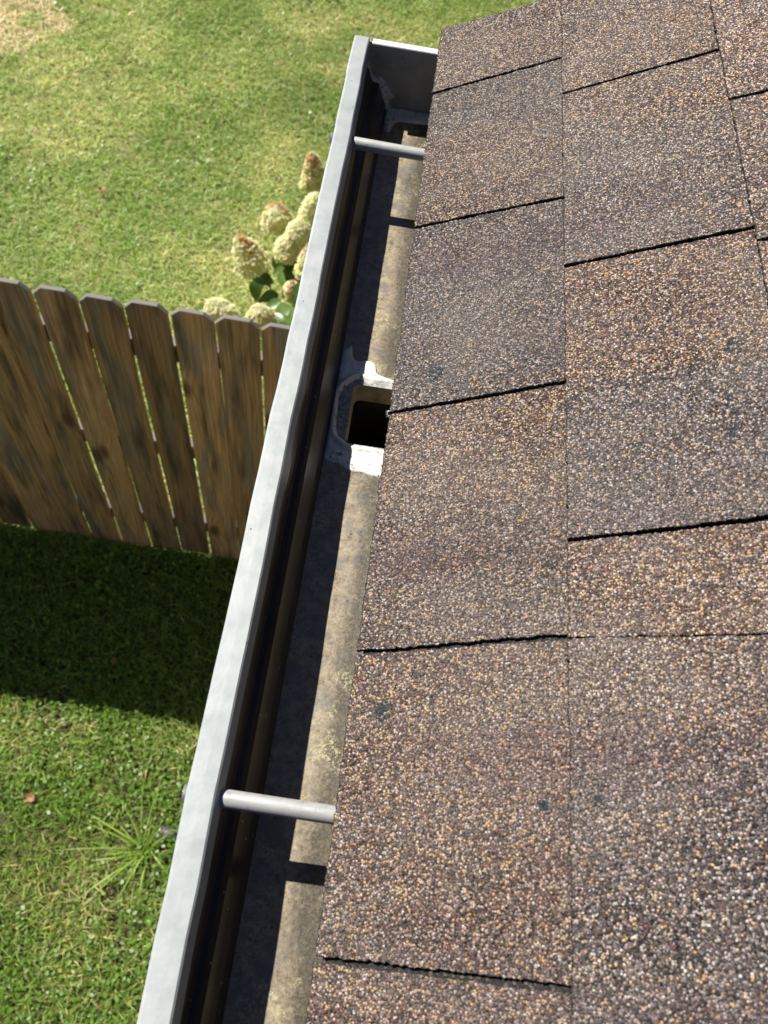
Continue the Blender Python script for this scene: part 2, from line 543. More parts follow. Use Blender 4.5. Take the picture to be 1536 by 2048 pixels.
def np_mesh(name, V, loops, starts, tot, tint, mat, label, cat=None):
    me = bpy.data.meshes.new(name)
    me.vertices.add(len(V)); me.vertices.foreach_set('co', V.astype(np.float32).ravel())
    me.loops.add(len(loops)); me.loops.foreach_set('vertex_index', loops.astype(np.int32))
    me.polygons.add(len(starts)); me.polygons.foreach_set('loop_start', starts.astype(np.int32))
    me.update(calc_edges=True)
    ca = me.color_attributes.new('tint', 'FLOAT_COLOR', 'POINT')
    ca.data.foreach_set('color', tint.astype(np.float32).ravel())
    me.materials.append(mat)
    o = bpy.data.objects.new(name, me)
    COL.objects.link(o)
    return tag(o, label, cat, kind='stuff')

def blades(name, x, y, hgt, wid, lean, col, label, cat='grass', z0=GROUND):
    """each blade: two base verts, two middle verts, a tip"""
    n = len(x)
    th = rng.random(n) * 2 * np.pi                     # lean direction
    ph = rng.random(n) * 2 * np.pi                     # blade facing
    dx, dy = np.cos(th) * lean, np.sin(th) * lean
    wx, wy = np.cos(ph) * wid / 2, np.sin(ph) * wid / 2
    V = np.zeros((n, 5, 3))
    V[:, 0] = np.stack([x - wx, y - wy, np.full(n, z0 - .004)], 1)
    V[:, 1] = np.stack([x + wx, y + wy, np.full(n, z0 - .004)], 1)
    mz = z0 + hgt * .62
    mx, my = x + dx * hgt * .38, y + dy * hgt * .38
    V[:, 2] = np.stack([mx + wx * .85, my + wy * .85, mz], 1)
    V[:, 3] = np.stack([mx - wx * .85, my - wy * .85, mz], 1)
    V[:, 4] = np.stack([x + dx * hgt * 1.05, y + dy * hgt * 1.05, z0 + hgt * (1.0 - .22 * lean)], 1)
    base = np.arange(n)[:, None] * 5
    lp = (base + np.array([[0, 1, 2, 3, 3, 2, 4]])).ravel()
    st = (np.arange(n)[:, None] * 7 + np.array([[0, 4]])).ravel()
    tint = np.ones((n, 5, 4)); tint[:, :, :3] = col[:, None, :]
    return np_mesh(name, V.reshape(-1, 3), lp, st, None, tint.reshape(-1, 4), M['grass'], label, cat)

GREEN = np.array([.165, .255, .040]); OLIVE = np.array([.29, .335, .085]); STRAW = np.array([.56, .46, .24]); DEEP = np.array([.090, .165, .028]); PALE = np.array([.36, .425, .135])

def lawn_colour(x, y, dry_bias, seed):
    n = len(x)
    a = vnoise(x, y, 1.3, seed) * .5 + vnoise(x, y, 3.7, seed + 1) * .3 + vnoise(x, y, 9.0, seed + 2) * .2
    b = vnoise(x, y, 2.1, seed + 3) * .6 + vnoise(x, y, 14.0, seed + 4) * .4
    dry = np.clip((a - .5) * 3.2 + dry_bias + (rng.random(n) - .5) * .9, 0, 1)[:, None]
    c = DEEP * (1 - b[:, None]) + GREEN * b[:, None]
    c = GREEN * .55 + c * .45
    c = c * (1 - dry) + (OLIVE * .45 + PALE * .55) * dry
    st = (rng.random(n) < np.clip(.05 + (a - .55) * .8 + dry_bias * .04, .01, .5))[:, None]
    c = np.where(st, STRAW * (.75 + .4 * rng.random((n, 1))), c)
    big = (.78 + .44 * vnoise(x, y, .55, seed + 9))[:, None]
    return c * (.75 + .5 * rng.random((n, 1))) * big

FENCE_Y = 1.815
def straw_mask(x, y):
    c = on_z(10, 10, GROUND)
    d = np.hypot((x - c.x) / .85, (y - c.y) / 1.15) + (vnoise(x, y, 4.0, 91) - .5) * .7
    return d < .45
# far lawn, beyond the fence
N = 320000
x = rng.uniform(-5.0, 1.6, N); y = 1.75 + (9.0 - 1.75) * rng.random(N) ** 1.12
keep = ~(straw_mask(x, y) & (rng.random(N) < .86))
bare = vnoise(x, y, 5.0, 55) * .6 + vnoise(x, y, 17.0, 56) * .4
keep &= ~((bare > .70) & (rng.random(N) < .6))
x, y = x[keep], y[keep]; n = len(x)
blades('lawn_beyond_fence', x, y, .020 + .020 * rng.random(n), .004 + .0035 * rng.random(n), 1.2 + 1.5 * rng.random(n), lawn_colour(x, y, .36, 21) * 1.5,
       'short pale green lawn stretching away beyond the wooden fence')
# near lawn, this side of the fence
N = 105000
x = rng.uniform(-2.7, .32, N); y = rng.uniform(-1.6, 1.80, N)
bare = vnoise(x, y, 4.0, 65) * .6 + vnoise(x, y, 13.0, 66) * .4
keep = ~((bare > .66) & (rng.random(N) < .75))
x, y = x[keep], y[keep]; n = len(x)
blades('lawn_before_fence', x, y, .030 + .040 * rng.random(n), .003 + .003 * rng.random(n), .5 + .9 * rng.random(n), lawn_colour(x, y, -.08, 31) * 1.5,
       'green weedy lawn in front of the wooden fence')
# dry straw patch
N = 26000
x = rng.uniform(-5.0, -1.6, N); y = rng.uniform(4.3, 8.0, N)
k = straw_mask(x, y); x, y = x[k], y[k]; n = len(x)
blades('straw_patch', x, y, .02 + .03 * rng.random(n), .004 + .004 * rng.random(n), 1.6 + 1.6 * rng.random(n),
       np.array([1.0, .80, .52]) * (.7 + .6 * rng.random((n, 1))), 'bare patch of dry tan straw in the far lawn', 'dry grass')
# small broad-leaved weeds among the near grass
N = 60000
x = rng.uniform(-2.7, .32, N); y = rng.uniform(-1.6, 1.80, N)
dens = vnoise(x, y, 3.0, 77) * .6 + vnoise(x, y, 9.0, 78) * .4
k = rng.random(N) < np.clip((dens - .30) * 2.4, .06, 1.0)
x, y = x[k], y[k]; n = len(x)
r = .004 + .0055 * rng.random(n)
zc = GROUND + .022 + .030 * rng.random(n)
nx, ny = rng.normal(0, .38, n), rng.normal(0, .38, n)
ang = rng.random(n) * 2 * np.pi
V = np.zeros((n, 6, 3))
for kk in range(6):
    t = ang + kk * np.pi / 3
    rr = r * (1.25 if kk in (0, 3) else .85)
    ox, oy = np.cos(t) * rr, np.sin(t) * rr
    V[:, kk] = np.stack([x + ox, y + oy, zc + ox * nx + oy * ny], 1)
col = (DEEP * .35 + GREEN * .65) * (.7 + .7 * rng.random((n, 1))) * np.array([.95, 1.12, .8])
yel = rng.random(n) < .03
col[yel] = np.array([.40, .38, .06])
tint = np.ones((n, 6, 4)); tint[:, :, :3] = col[:, None, :]
np_mesh('clover_weeds', V.reshape(-1, 3), np.arange(n * 6), np.arange(n) * 6, None, tint.reshape(-1, 4), M['grass'],
        'tiny round-leaved clover weeds among the near grass', 'weeds')
# the same weeds, sparser, beyond the fence
N = 20000
x = rng.uniform(-5, 1.6, N); y = rng.uniform(1.9, 8.5, N)
dens = vnoise(x, y, 2.2, 87) * .55 + vnoise(x, y, 7.0, 88) * .45
k = (rng.random(N) < np.clip((dens - .52) * 3.2, .02, 1)) & ~straw_mask(x, y)
x, y = x[k], y[k]; n = len(x)
r = .005 + .007 * rng.random(n); zc = GROUND + .022 + .022 * rng.random(n)
nx, ny = rng.normal(0, .3, n), rng.normal(0, .3, n); ang = rng.random(n) * 6.283
V = np.zeros((n, 6, 3))
for kk in range(6):
    t = ang + kk * np.pi / 3
    ox, oy = np.cos(t) * r, np.sin(t) * r
    V[:, kk] = np.stack([x + ox, y + oy, zc + ox * nx + oy * ny], 1)
col = GREEN * (.8 + .6 * rng.random((n, 1))) * np.array([1.05, 1.18, .9])
tint = np.ones((n, 6, 4)); tint[:, :, :3] = col[:, None, :]
np_mesh('lawn_weeds', V.reshape(-1, 3), np.arange(n * 6), np.arange(n) * 6, None, tint.reshape(-1, 4), M['grass'],
        'scattered bright green weeds in the lawn beyond the fence', 'weeds')

# ------------------------------------------------------------------ house
HY0, HY1 = -2.6, 0.972        # roof ends along the eave
RIDGE_S = 2.02
house = empty('house', (1.0, -0.8, GROUND))
tag(house, 'house with a brown and grey asphalt shingle roof', 'house')
# roof deck with felt, both slopes
def slope_slab(name, s0, s1, y0, y1, h0, h1, mat):
    P = [roof_pt(s, y, h) for h in (h0, h1) for s, y in ((s0, y0), (s1, y0), (s1, y1), (s0, y1))]
    F = [(3, 2, 1, 0), (4, 5, 6, 7), (0, 1, 5, 4), (1, 2, 6, 5), (2, 3, 7, 6), (3, 0, 4, 7)]
    return P, F
P, F = slope_slab('roof', .030, RIDGE_S, HY0 + .01, HY1 - .012, -.024, -.0058, None)
# the far slope mirrored at the ridge
xr = RIDGE_S * CP
P2 = [Vector((2 * xr - p.x + .004, p.y, p.z)) for p in P]
F2 = [tuple(i + 8 for i in f[::-1]) for f in F]
roof = put(obj('roof', P + P2, F + F2, M['felt']), house)
roof['label'] = 'roof deck under overlapping granule shingles'

def eave(y): return -.0068 + .0154 * y
ROW = [lambda y: eave(y), lambda y: .1533 - .0055 * y, lambda y: .3165 - .0255 * y]
def row_s(k, y):
    if k < 3: return ROW[k](y)
    return ROW[2](y) + .149 * (k - 2)

def rag(n, amp, rs):
    a = rs.normal(0, 1, n)
    b = np.convolve(rs.normal(0, 1, n + 8), np.ones(9) / 3, 'valid')
    return amp * (.75 * a + .6 * b)

def shingle(k, ya0, ya1, yb0, yb1, fine, rs):
    """one tab: ya/yb = lower and upper ends of its two side cuts; ragged outline, tilted so its butt rides on the row below"""
    sl0, sl1 = row_s(k, ya0), row_s(k, yb0)
    su0, su1 = row_s(k + 1, ya1) + .022, row_s(k + 1, yb1) + .022
    def edge(p, q, step, amp, w):
        n = max(2, int(math.hypot(q[0] - p[0], q[1] - p[1]) / step)) if fine else 2
        t = np.linspace(0, 1, n, endpoint=False)
        d = np.array([q[0] - p[0], q[1] - p[1]]); L = np.hypot(*d); nn = np.array([-d[1], d[0]]) / L
        o = rag(n, amp, rs) if fine else np.zeros(n)
        return [(p[0] + d[0] * tt + nn[0] * oo, p[1] + d[1] * tt + nn[1] * oo, nn[0] * w, nn[1] * w) for tt, oo in zip(t, o)]
    A, B, C, D = (sl0, ya0), (su0, ya1), (su1, yb1), (sl1, yb0)
    # slight bow of the cut, as knife-cut slots are never ruler straight
    pts = edge(A, B, .0016, .00045, .0004) + edge(B, C, .02, .0002, .0002) + edge(C, D, .0016, .00045, .0004) + edge(D, A, .0018, .00055, .0009)
    ms = row_s(k, .5 * (ya0 + yb0))
    mu = row_s(k + 1, .5 * (ya0 + yb0))
    lift = rs.uniform(0, .0006)
    def top(s): return .0016 + lift + (-.0019 - (.0016 + lift)) * (s - ms) / (mu - ms)
    n = len(pts)
    # granule-less rim: the top face stops short of the cut and rolls down to it
    V = [roof_pt(s + a, y + b, top(s + a)) for s, y, a, b in pts] + [roof_pt(s, y, top(s) - .0006) for s, y, a, b in pts] + [roof_pt(s, y, top(s) - .0033) for s, y, a, b in pts]
    F = [tuple(range(n))[::-1], tuple(range(2 * n, 3 * n))]
    for k2 in (0, n):
        F += [(k2 + i, k2 + (i + 1) % n, k2 + n + (i + 1) % n, k2 + n + i) for i in range(n)]
    return V, F

SLOT = .0019                                 # half width of the cut between two tabs
def pxy(lo, hi):
    return on_roof(*lo)[1], on_roof(*hi)[1]
row0 = [pxy(a, b) for a, b in (((631, 1918), (1143, 1980)), ((719, 1306), (1133, 1270)), ((784, 828), (1128, 760)), ((830, 458), (1126, 392)), ((866, 190), (1120, 113)))]
row1 = [pxy(a, b) for a, b in (((1140, 1277), (1536, 1272)), ((1140, 1083), (1536, 1030)), ((1132, 535), (1497, 452)), ((1128, 190), (1430, 97)))]
row2 = [pxy(a, b) for a, b in (((1520, 483), (1560, 478)), ((1465, 200), (1536, 186)))]
def extend(cuts, pitch, sd):
    r_ = random.Random(sd)
    c = sorted(cuts)
    while c[0][0] - pitch > HY0 + .05:
        a = c[0][0] - pitch * r_.uniform(.97, 1.03)
        c.insert(0, (a, a + r_.uniform(-.003, .003)))
    while c[-1][0] + pitch < HY1 - .03:
        a = c[-1][0] + pitch * r_.uniform(.97, 1.03)
        c.append((a, a + r_.uniform(-.003, .003)))
    return c
rows = [extend(row0, .213, 1), extend(row1, .238, 2), extend(row2, .19, 3)]
k = 3
while row_s(k, 0) < RIDGE_S - .02:
    off = (.09, .0, .14, .05)[k % 4]
    rows.append(extend([(off, off + .001)], .213, 10 + k)); k += 1
rs = np.random.default_rng(5)
rt = random.Random(12)
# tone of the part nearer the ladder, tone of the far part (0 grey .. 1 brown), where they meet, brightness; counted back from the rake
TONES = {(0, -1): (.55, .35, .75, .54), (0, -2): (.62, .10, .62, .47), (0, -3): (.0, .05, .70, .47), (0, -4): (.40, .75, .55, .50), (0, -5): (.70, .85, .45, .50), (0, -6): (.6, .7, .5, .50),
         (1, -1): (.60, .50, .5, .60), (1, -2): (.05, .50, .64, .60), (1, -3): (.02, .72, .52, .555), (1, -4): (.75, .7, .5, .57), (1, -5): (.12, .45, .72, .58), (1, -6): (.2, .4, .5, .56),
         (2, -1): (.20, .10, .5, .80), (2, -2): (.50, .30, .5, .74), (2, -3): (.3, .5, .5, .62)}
TIGHT = {(1, round(row1[0][0], 3))}
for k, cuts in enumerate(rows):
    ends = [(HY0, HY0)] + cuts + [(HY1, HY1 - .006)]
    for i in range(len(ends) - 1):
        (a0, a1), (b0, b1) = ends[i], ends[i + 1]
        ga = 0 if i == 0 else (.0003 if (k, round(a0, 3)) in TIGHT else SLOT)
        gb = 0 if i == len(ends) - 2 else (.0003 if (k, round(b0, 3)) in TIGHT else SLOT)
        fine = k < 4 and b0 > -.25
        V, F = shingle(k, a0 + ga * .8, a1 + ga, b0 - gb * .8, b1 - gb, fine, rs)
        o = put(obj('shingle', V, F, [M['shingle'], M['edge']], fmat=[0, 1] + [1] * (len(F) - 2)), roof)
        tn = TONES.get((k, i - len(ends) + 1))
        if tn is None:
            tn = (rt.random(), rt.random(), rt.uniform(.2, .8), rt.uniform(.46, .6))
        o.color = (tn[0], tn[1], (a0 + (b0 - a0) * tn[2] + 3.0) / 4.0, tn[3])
# starter course under the first row, and the unseen far slope with its ridge caps
P, F = slope_slab('starter', 0, .16, HY0 + .004, HY1 - .004, -.0056, -.0051, None)
for i, p in enumerate(P):
    if i in (0, 3, 4, 7): P[i] = roof_pt(eave(p.y) + .004, p.y, -.0054 if i < 4 else -.0019)
put(obj('starter_strip', P, F, M['edge']), roof)
P, F = slope_slab('back', .0, RIDGE_S, HY0, HY1, -.0045, .003, None)
put(obj('back_slope', [Vector((2 * xr - p.x + .006, p.y, p.z)) for p in P], [f[::-1] for f in F], M['shingle']), roof)
for i in range(12):
    y0 = HY0 + i * (HY1 - HY0) / 12; y1 = y0 + (HY1 - HY0) / 12 + .03
    zr = RIDGE_S * SP
    zz = .012 if i % 2 else .010
    V = [Vector((xr + dx, yy, zr + dz)) for yy, up in ((y0, .005), (min(y1, HY1 + .01), 0)) for dx, dz in ((-.13, -.067 + zz + up), (0, zz + .003 + up), (.136, -.067 + zz + up), (.136, -.073 + zz + up), (0, zz - .003 + up), (-.13, -.073 + zz + up))]
    F = [(0, 1, 7, 6), (1, 2, 8, 7), (2, 3, 9, 8), (3, 4, 10, 9), (4, 5, 11, 10), (5, 0, 6, 11), (0, 5, 4, 1), (1, 4, 3, 2), (6, 7, 10, 11), (7, 8, 9, 10)]
    put(obj('ridge_cap', V, F, M['shingle']), roof)
# walls, fascia, soffit
WX0, WX1, WY0, WY1 = .34, 2 * xr - .34, HY0 + .18, HY1 - .16
bm = bmesh.new(); bm_box(bm, (.040, HY0 + .03, -.17), (.060, HY1 - .03, -.012 + .020 * SP), .001)
put(obj_bm('fascia', bm, M['trim']), house)
bm = bmesh.new(); bm_box(bm, (.062, HY0 + .03, -.165), (WX0 - .002, HY1 - .03, -.150))
put(obj_bm('soffit', bm, M['trim']), house)
def sided_wall(x0, y0, x1, y1, nrm, ztop):
    V, F = [], []
    z = GROUND + .25; i = 0
    while z < ztop - .01:
        z2 = min(z + .18, ztop)
        for zz, off in ((z, .018), (z2, .004)):
            V.append((x0 + nrm[0] * off, y0 + nrm[1] * off, zz)); V.append((x1 + nrm[0] * off, y1 + nrm[1] * off, zz))
        b = i * 4
        F.append((b, b + 1, b + 3, b + 2))
        if i: F.append((b - 2, b - 1, b + 1, b))
        z = z2; i += 1
    return V, F
V, F = [], []
for w in ((WX0, WY1, WX0, WY0, (-1, 0), -.15), (WX0, WY0, WX1, WY0, (0, -1), -.15), (WX1, WY0, WX1, WY1, (1, 0), -.15), (WX1, WY1, WX0, WY1, (0, 1), -.15)):
    v, f = sided_wall(*w)
    F += [tuple(i + len(V) for i in q) for q in f]; V += v
put(obj('wall', V, F, M['siding']), house)
for yy, nm in ((WY0, -1), (WY1, 1)):
    V = [(WX0, yy, -.15), (WX1, yy, -.15), (xr, yy, RIDGE_S * SP - .03), (WX0, yy - nm * .02, -.15), (WX1, yy - nm * .02, -.15), (xr, yy - nm * .02, RIDGE_S * SP - .03)]
    put(obj('gable', V, [(0, 1, 2), (5, 4, 3), (0, 3, 4, 1), (1, 4, 5, 2), (2, 5, 3, 0)], M['siding']), house)
    bm = bmesh.new()
bm.free()
bm = bmesh.new(); bm_box(bm, (WX0 + .02, WY0 + .02, GROUND - .05), (WX1 - .02, WY1 - .02, GROUND + .27))
put(obj_bm('foundation', bm, M['stone']), house)

# ------------------------------------------------------------------ gutter
LIP_Z = -.020
G0 = on_z(270, 2048, LIP_Z); G1 = on_z(709, 70, LIP_Z)
gdir = Vector((G1.x - G0.x, G1.y - G0.y, 0)).normalized()
gper = Vector((gdir.y, -gdir.x, 0))                       # towards the house
GLEN0, GLEN1 = -2.2, (G1 - G0).length                     # along-gutter range measured from G0
def gp(u, t, v):
    """u across from the outer lip, t along from G0, v above the lip"""
    q = G0 + gdir * t + gper * u
    return Vector((q.x, q.y, LIP_Z + v))
def gut(px, py, v):
    """photo pixel on the gutter level v -> (u, t)"""
    P = on_z(px, py, LIP_Z + v) - G0
    return P.dot(gper), P.dot(gdir)
BOT = -.085
BK = .132
gutter = empty('rain_gutter', gp(.06, .4, BOT - .002))
tag(gutter, 'pale grey metal rain gutter along the shingled eave', 'gutter')
FRONT = [(.0250, -.0135), (.0212, -.0015), (.0198, -.0002), (.011, .0000), (.0022, 0.), (.0002, -.0012), (0., -.004), (0., -.018), (.0015, -.0215), (.0055, -.0250),
         (.0120, -.0275), (.0180, -.0320), (.0215, -.0390), (.0235, -.0450), (.0265, -.0485), (.0310, -.0505), (.0345, -.0535), (.0400, -.0650), (.0425, -.0700), (.0445, -.0780), (.0462, -.0842), (.0470, BOT)]
def wave(t, k): return .00035 * math.sin(t * 23 + k) + .00025 * math.sin(t * 61 + 2 * k) + .0002 * math.sin(t * 140 + k * 3)
def ribbon(poly, t0, t1, th, nseg=1):
    """polyline swept along the gutter, doubled to thickness th on its left-hand side"""
    n = len(poly)
    off = []
    for i, p in enumerate(poly):
        a = Vector(poly[max(i - 1, 0)]); b = Vector(poly[min(i + 1, n - 1)])
        d = (b - a).normalized()
        off.append((p[0] - d.y * th, p[1] + d.x * th))
    ring = list(poly) + off[::-1]
    m = len(ring)
    V, F = [], []
    for j in range(nseg + 1):
        t = t0 + (t1 - t0) * j / nseg
        V += [gp(u * (1 - .14 * max(0, t) if (v > -.0140 and u > .004) else 1) + (wave(t, 1) if nseg > 1 and v > -.03 else 0), t, v + (wave(t, 4) if nseg > 1 and v > -.03 else 0)) for u, v in ring]
    for j in range(nseg):
        for i in range(m):
            F.append((j * m + i, j * m + (i + 1) % m, (j + 1) * m + (i + 1) % m, (j + 1) * m + i))
    F.append(tuple(range(m))[::-1]); F.append(tuple(nseg * m + i for i in range(m)))
    return V, F, n, m
# outer skin is the polyline; thickness goes to the inside
V, F, n_, m_ = ribbon(FRONT, GLEN0, GLEN1, .0009, 110)
fm = []
for i in range(m_):
    if i < n_ - 1: fm.append(0)                         # outside face and lip
    else:
        j = 2 * n_ - 1 - i                              # matching index on the inside
        fm.append(1)
fm = fm * 110 + [0, 0]
o = put(obj('front', V, F, [M['paint'], M['inner']], smooth=False, fmat=fm), gutter)
# bottom with the outlet hole
hol = [gut(px, py, BOT) for px, py in ((703, 775), (693, 888))]
HU0 = (hol[0][0] + hol[1][0]) / 2; HT0, HT1 = hol[1][1], hol[0][1] + .004
HU1 = HU0 + .052
def bottom_sheet():
    bm = bmesh.new()
    us = [.0472, HU0 - .004, HU1 + .004, BK]; ts = [GLEN0, HT0 - .004, HT1 + .004, GLEN1]
    for zz in (0, -.0009):
        g = [[bm.verts.new(gp(u, t, BOT + .0002 + zz)) for u in us] for t in ts]
        for j in range(3):
            for i in range(3):
                if i == 1 and j == 1: continue
                bm.faces.new((g[j][i], g[j][i + 1], g[j + 1][i + 1], g[j + 1][i]))
    return bm
put(obj_bm('bottom', bottom_sheet(), M['bottom']), gutter)
V, F, n_, m_ = ribbon([(BK, BOT - .0006), (BK, .012), ], GLEN0, GLEN1, .0009)
put(obj('back', V, F, M['inner']), gutter)
# end cap
def cap_plate(t, mat):
    # inside line of the front, then along the bottom, up the back
    line = [(u + .0012, v) for u, v in FRONT[6:]] + [(BK - .001, BOT + .0006), (BK - .001, -.002), (.0012, -.002)]
    line[0] = (.0012, -.004)
    n = len(line)
    V = [gp(u, t, v) for u, v in line] + [gp(u, t + .0014, v) for u, v in line]
    F = [tuple(range(n)), tuple(range(n, 2 * n))[::-1]] + [(i, n + i, n + (i + 1) % n, (i + 1) % n) for i in range(n)]
    return V, F
V, F = cap_plate(GLEN1 - .004, None)
cap = put(obj('end_cap', V, F, M['cap']), gutter)
bm = bmesh.new()
r = bmesh.ops.create_cube(bm, size=1)
for v in r['verts']:
    v.co = gp(.0226 + (v.co.x + .5) * (BK - .024), GLEN1 - .0105 + (v.co.y + .5) * .0100, -.0018 + (v.co.z + .5) * .0022)
bmesh.ops.bevel(bm, geom=list(bm.edges), offset=.0006, segments=2, affect='EDGES')
put(obj_bm('cap_flange', bm, M['trim']), gutter)

# outlet: flange, sleeve and downspout
def rrect(u0, u1, t0, t1, r, n=6):
    P = []
    for cu, ct, a0 in ((u1 - r, t1 - r, 0), (u0 + r, t1 - r, 90), (u0 + r, t0 + r, 180), (u1 - r, t0 + r, 270)):
        for i in range(n + 1):
            a = math.radians(a0 + 90 * i / n)
            P.append((cu + r * math.cos(a), ct + r * math.sin(a)))
    return P
ring_in = rrect(HU0, HU1, HT0, HT1, .007)
ring_out = rrect(HU0 - .013, HU1 + .010, HT0 - .011, HT1 + .011, .012)
n = len(ring_in)
V = [gp(u, t, BOT + .0016) for u, t in ring_out] + [gp(u, t, BOT + .0018) for u, t in ring_in] + [gp(u, t, BOT + .0004) for u, t in ring_out]
F = []
for i in range(n):
    j = (i + 1) % n
    F += [(i, j, n + j, n + i), (2 * n + i, 2 * n + j, j, i)]
M['zinc'] = mat_simple('dull_zinc_flange', (.30, .30, .29), .5, 260, .5)
M['sleeve'] = mat_simple('stained_outlet_sleeve', (.34, .29, .20), .6, 70, .4)
outlet = put(obj('outlet', V, F, M['zinc']), gutter)
ring_lo = rrect(HU0 + .002, HU1 - .002, HT0 + .002, HT1 - .002, .008)
V = [gp(u, t, BOT + .0018) for u, t in ring_in] + [gp(u, t, BOT - .022) for u, t in ring_lo]
F = [(i, (i + 1) % n, n + (i + 1) % n, n + i) for i in range(n)]
put(obj('sleeve', V, F, M['sleeve'], smooth=True), outlet)
# downspout: drops, swings back to the wall, then runs to the ground
uc, tc = (HU0 + HU1) / 2, (HT0 + HT1) / 2
hu, ht = .030, .040
path = [(0, BOT - .016), (0, BOT - .09), (.06, BOT - .16), (.165, BOT - .26), (.185, BOT - .33), (.185, GROUND - LIP_Z + .10), (.15, GROUND - LIP_Z + .05), (.03, GROUND - LIP_Z + .04)]
V, F = [], []
m = 8
def bentring(i):
    a = Vector(path[max(i - 1, 0)]); b = Vector(path[min(i + 1, len(path) - 1)]); d = (b - a).normalized()
    nrm = Vector((-d.y, d.x))
    out = []
    for (p, q) in ((1, .8), (.8, 1), (-.8, 1), (-1, .8), (-1, -.8), (-.8, -1), (.8, -1), (1, -.8)):
        out.append(gp(uc + path[i][0] + nrm.x * hu * p, tc + ht * q, path[i][1] + nrm.y * hu * p))
    return out
for i in range(len(path)):
    V += bentring(i)
for i in range(len(path) - 1):
    for k in range(m):
        F.append((i * m + k, i * m + (k + 1) % m, (i + 1) * m + (k + 1) % m, (i + 1) * m + k))
ds = put(obj('downspout', V, F, M['inner']), gutter)

# sealant: thin smears with rounded rims, outline read off the gutter floor
def inside(poly, P):
    x, y = P[:, 0], P[:, 1]
    c = np.zeros(len(P), bool)
    q = np.array(poly); n = len(q); j = n - 1
    for i in range(n):
        cond = ((q[i, 1] > y) != (q[j, 1] > y)) & (x < (q[j, 0] - q[i, 0]) * (y - q[i, 1]) / (q[j, 1] - q[i, 1] + 1e-12) + q[i, 0])
        c ^= cond; j = i
    return c
def dist(poly, P):
    q = np.array(poly); d = np.full(len(P), 9.0)
    for i in range(len(q)):
        a, b = q[i - 1], q[i]; ab = b - a
        t = np.clip(((P - a) @ ab) / (ab @ ab + 1e-15), 0, 1)
        d = np.minimum(d, np.hypot(*(P - a - t[:, None] * ab).T))
    return d
def smooth_poly(p, it=2):
    for _ in range(it):
        q = []
        for i in range(len(p)):
            a, b = p[i], p[(i + 1) % len(p)]
            q += [(a[0] * .75 + b[0] * .25, a[1] * .75 + b[1] * .25), (a[0] * .25 + b[0] * .75, a[1] * .25 + b[1] * .75)]
        p = q
    return p
def smear(name, outer, inner, v0, hmax, rim, ridge, step, seed, parent):
    outer = smooth_poly(outer)
    lo = np.min(outer, 0) - step; hi = np.max(outer, 0) + step
    nu = int((hi[0] - lo[0]) / step) + 2; nt = int((hi[1] - lo[1]) / step) + 2
    U, T = np.meshgrid(lo[0] + step * np.arange(nu), lo[1] + step * np.arange(nt))
    P = np.stack([U.ravel(), T.ravel()], 1)
    ins = inside(outer, P); d = np.where(ins, dist(outer, P), -dist(outer, P))
    if inner is not None:
        inner = smooth_poly(inner, 1)
        di = dist(inner, P); ii = inside(inner, P); di = np.where(ii, -di, di)
        dd = np.minimum(d, di)
    else:
        di = np.full(len(P), 9.); dd = d
    ns = (vnoise(P[:, 0], P[:, 1], 90, seed) - .5) * 1.0 + (vnoise(P[:, 0], P[:, 1], 260, seed + 1) - .5) * .5
    t = np.clip(dd / rim, 0, 1)
    h = hmax * np.sqrt(np.clip(1 - (1 - t) ** 2, 0, 1)) * (1 + .7 * ns) + ridge * np.exp(-((di - .005) / .0028) ** 2) * (dd > 0)
    h = np.where(dd <= 0, -.0012, h)
    keepv = dd > -step * 1.2
    idx = np.full(len(P), -1); k = np.flatnonzero(keepv); idx[k] = np.arange(len(k))
    V = [gp(P[i, 0], P[i, 1], v0 + h[i]) for i in k]
    I = idx.reshape(nt, nu)
    F = []
    for j in range(nt - 1):
        for i in range(nu - 1):
            q = (I[j, i], I[j, i + 1], I[j + 1, i + 1], I[j + 1, i])
            if min(q) >= 0: F.append(tuple(int(a) for a in q))
    return put(obj(name, V, F, M['seal'], smooth=True), parent)
z2 = lambda a, b: gut(560 + a / 5.12, 640 + b / 5.12, BOT)
out_px = [(600, 380), (640, 312), (700, 285), (737, 262), (742, 330), (752, 400), (790, 425), (880, 418), (960, 440), (992, 490), (985, 560), (1060, 585), (1150, 625), (1300, 665), (1320, 1000),
          (1300, 1640), (1020, 1622), (950, 1610), (860, 1572), (740, 1562), (680, 1540), (625, 1495), (590, 1470), (540, 1465), (440, 1420), (416, 1388), (450, 1200), (500, 950), (540, 750), (572, 560)]
in_px = [(800, 612), (700, 680), (645, 720), (606, 800), (592, 950), (577, 1100), (590, 1180), (645, 1228), (700, 1278), (900, 1305), (1070, 1338), (1330, 1372), (1340, 1000), (1330, 735), (1160, 692), (950, 672), (850, 645)]
sealant_outer = [z2(a, b) for a, b in out_px]
sealant_outer = [(max(u, .0478), t) for u, t in sealant_outer]
smear('sealant', sealant_outer, [z2(a, b) for a, b in in_px], BOT + .0004, .0022, .006, .0024, .00075, 5, gutter)
z1 = lambda a, b: gut(600 + a / 3.84, b / 3.84, BOT)
cs = [(625, 800), (628, 990), (660, 1015), (690, 1018), (712, 955), (760, 935), (860, 950), (980, 962), (1100, 975), (1100, 840), (980, 850), (860, 835), (740, 820)]
cs = [z1(a, b) for a, b in cs]
cs = [(max(u, .0478), min(t, GLEN1 - .0045)) for u, t in cs]
smear('sealant', cs, None, BOT + .0004, .0035, .006, 0, .00085, 8, gutter)
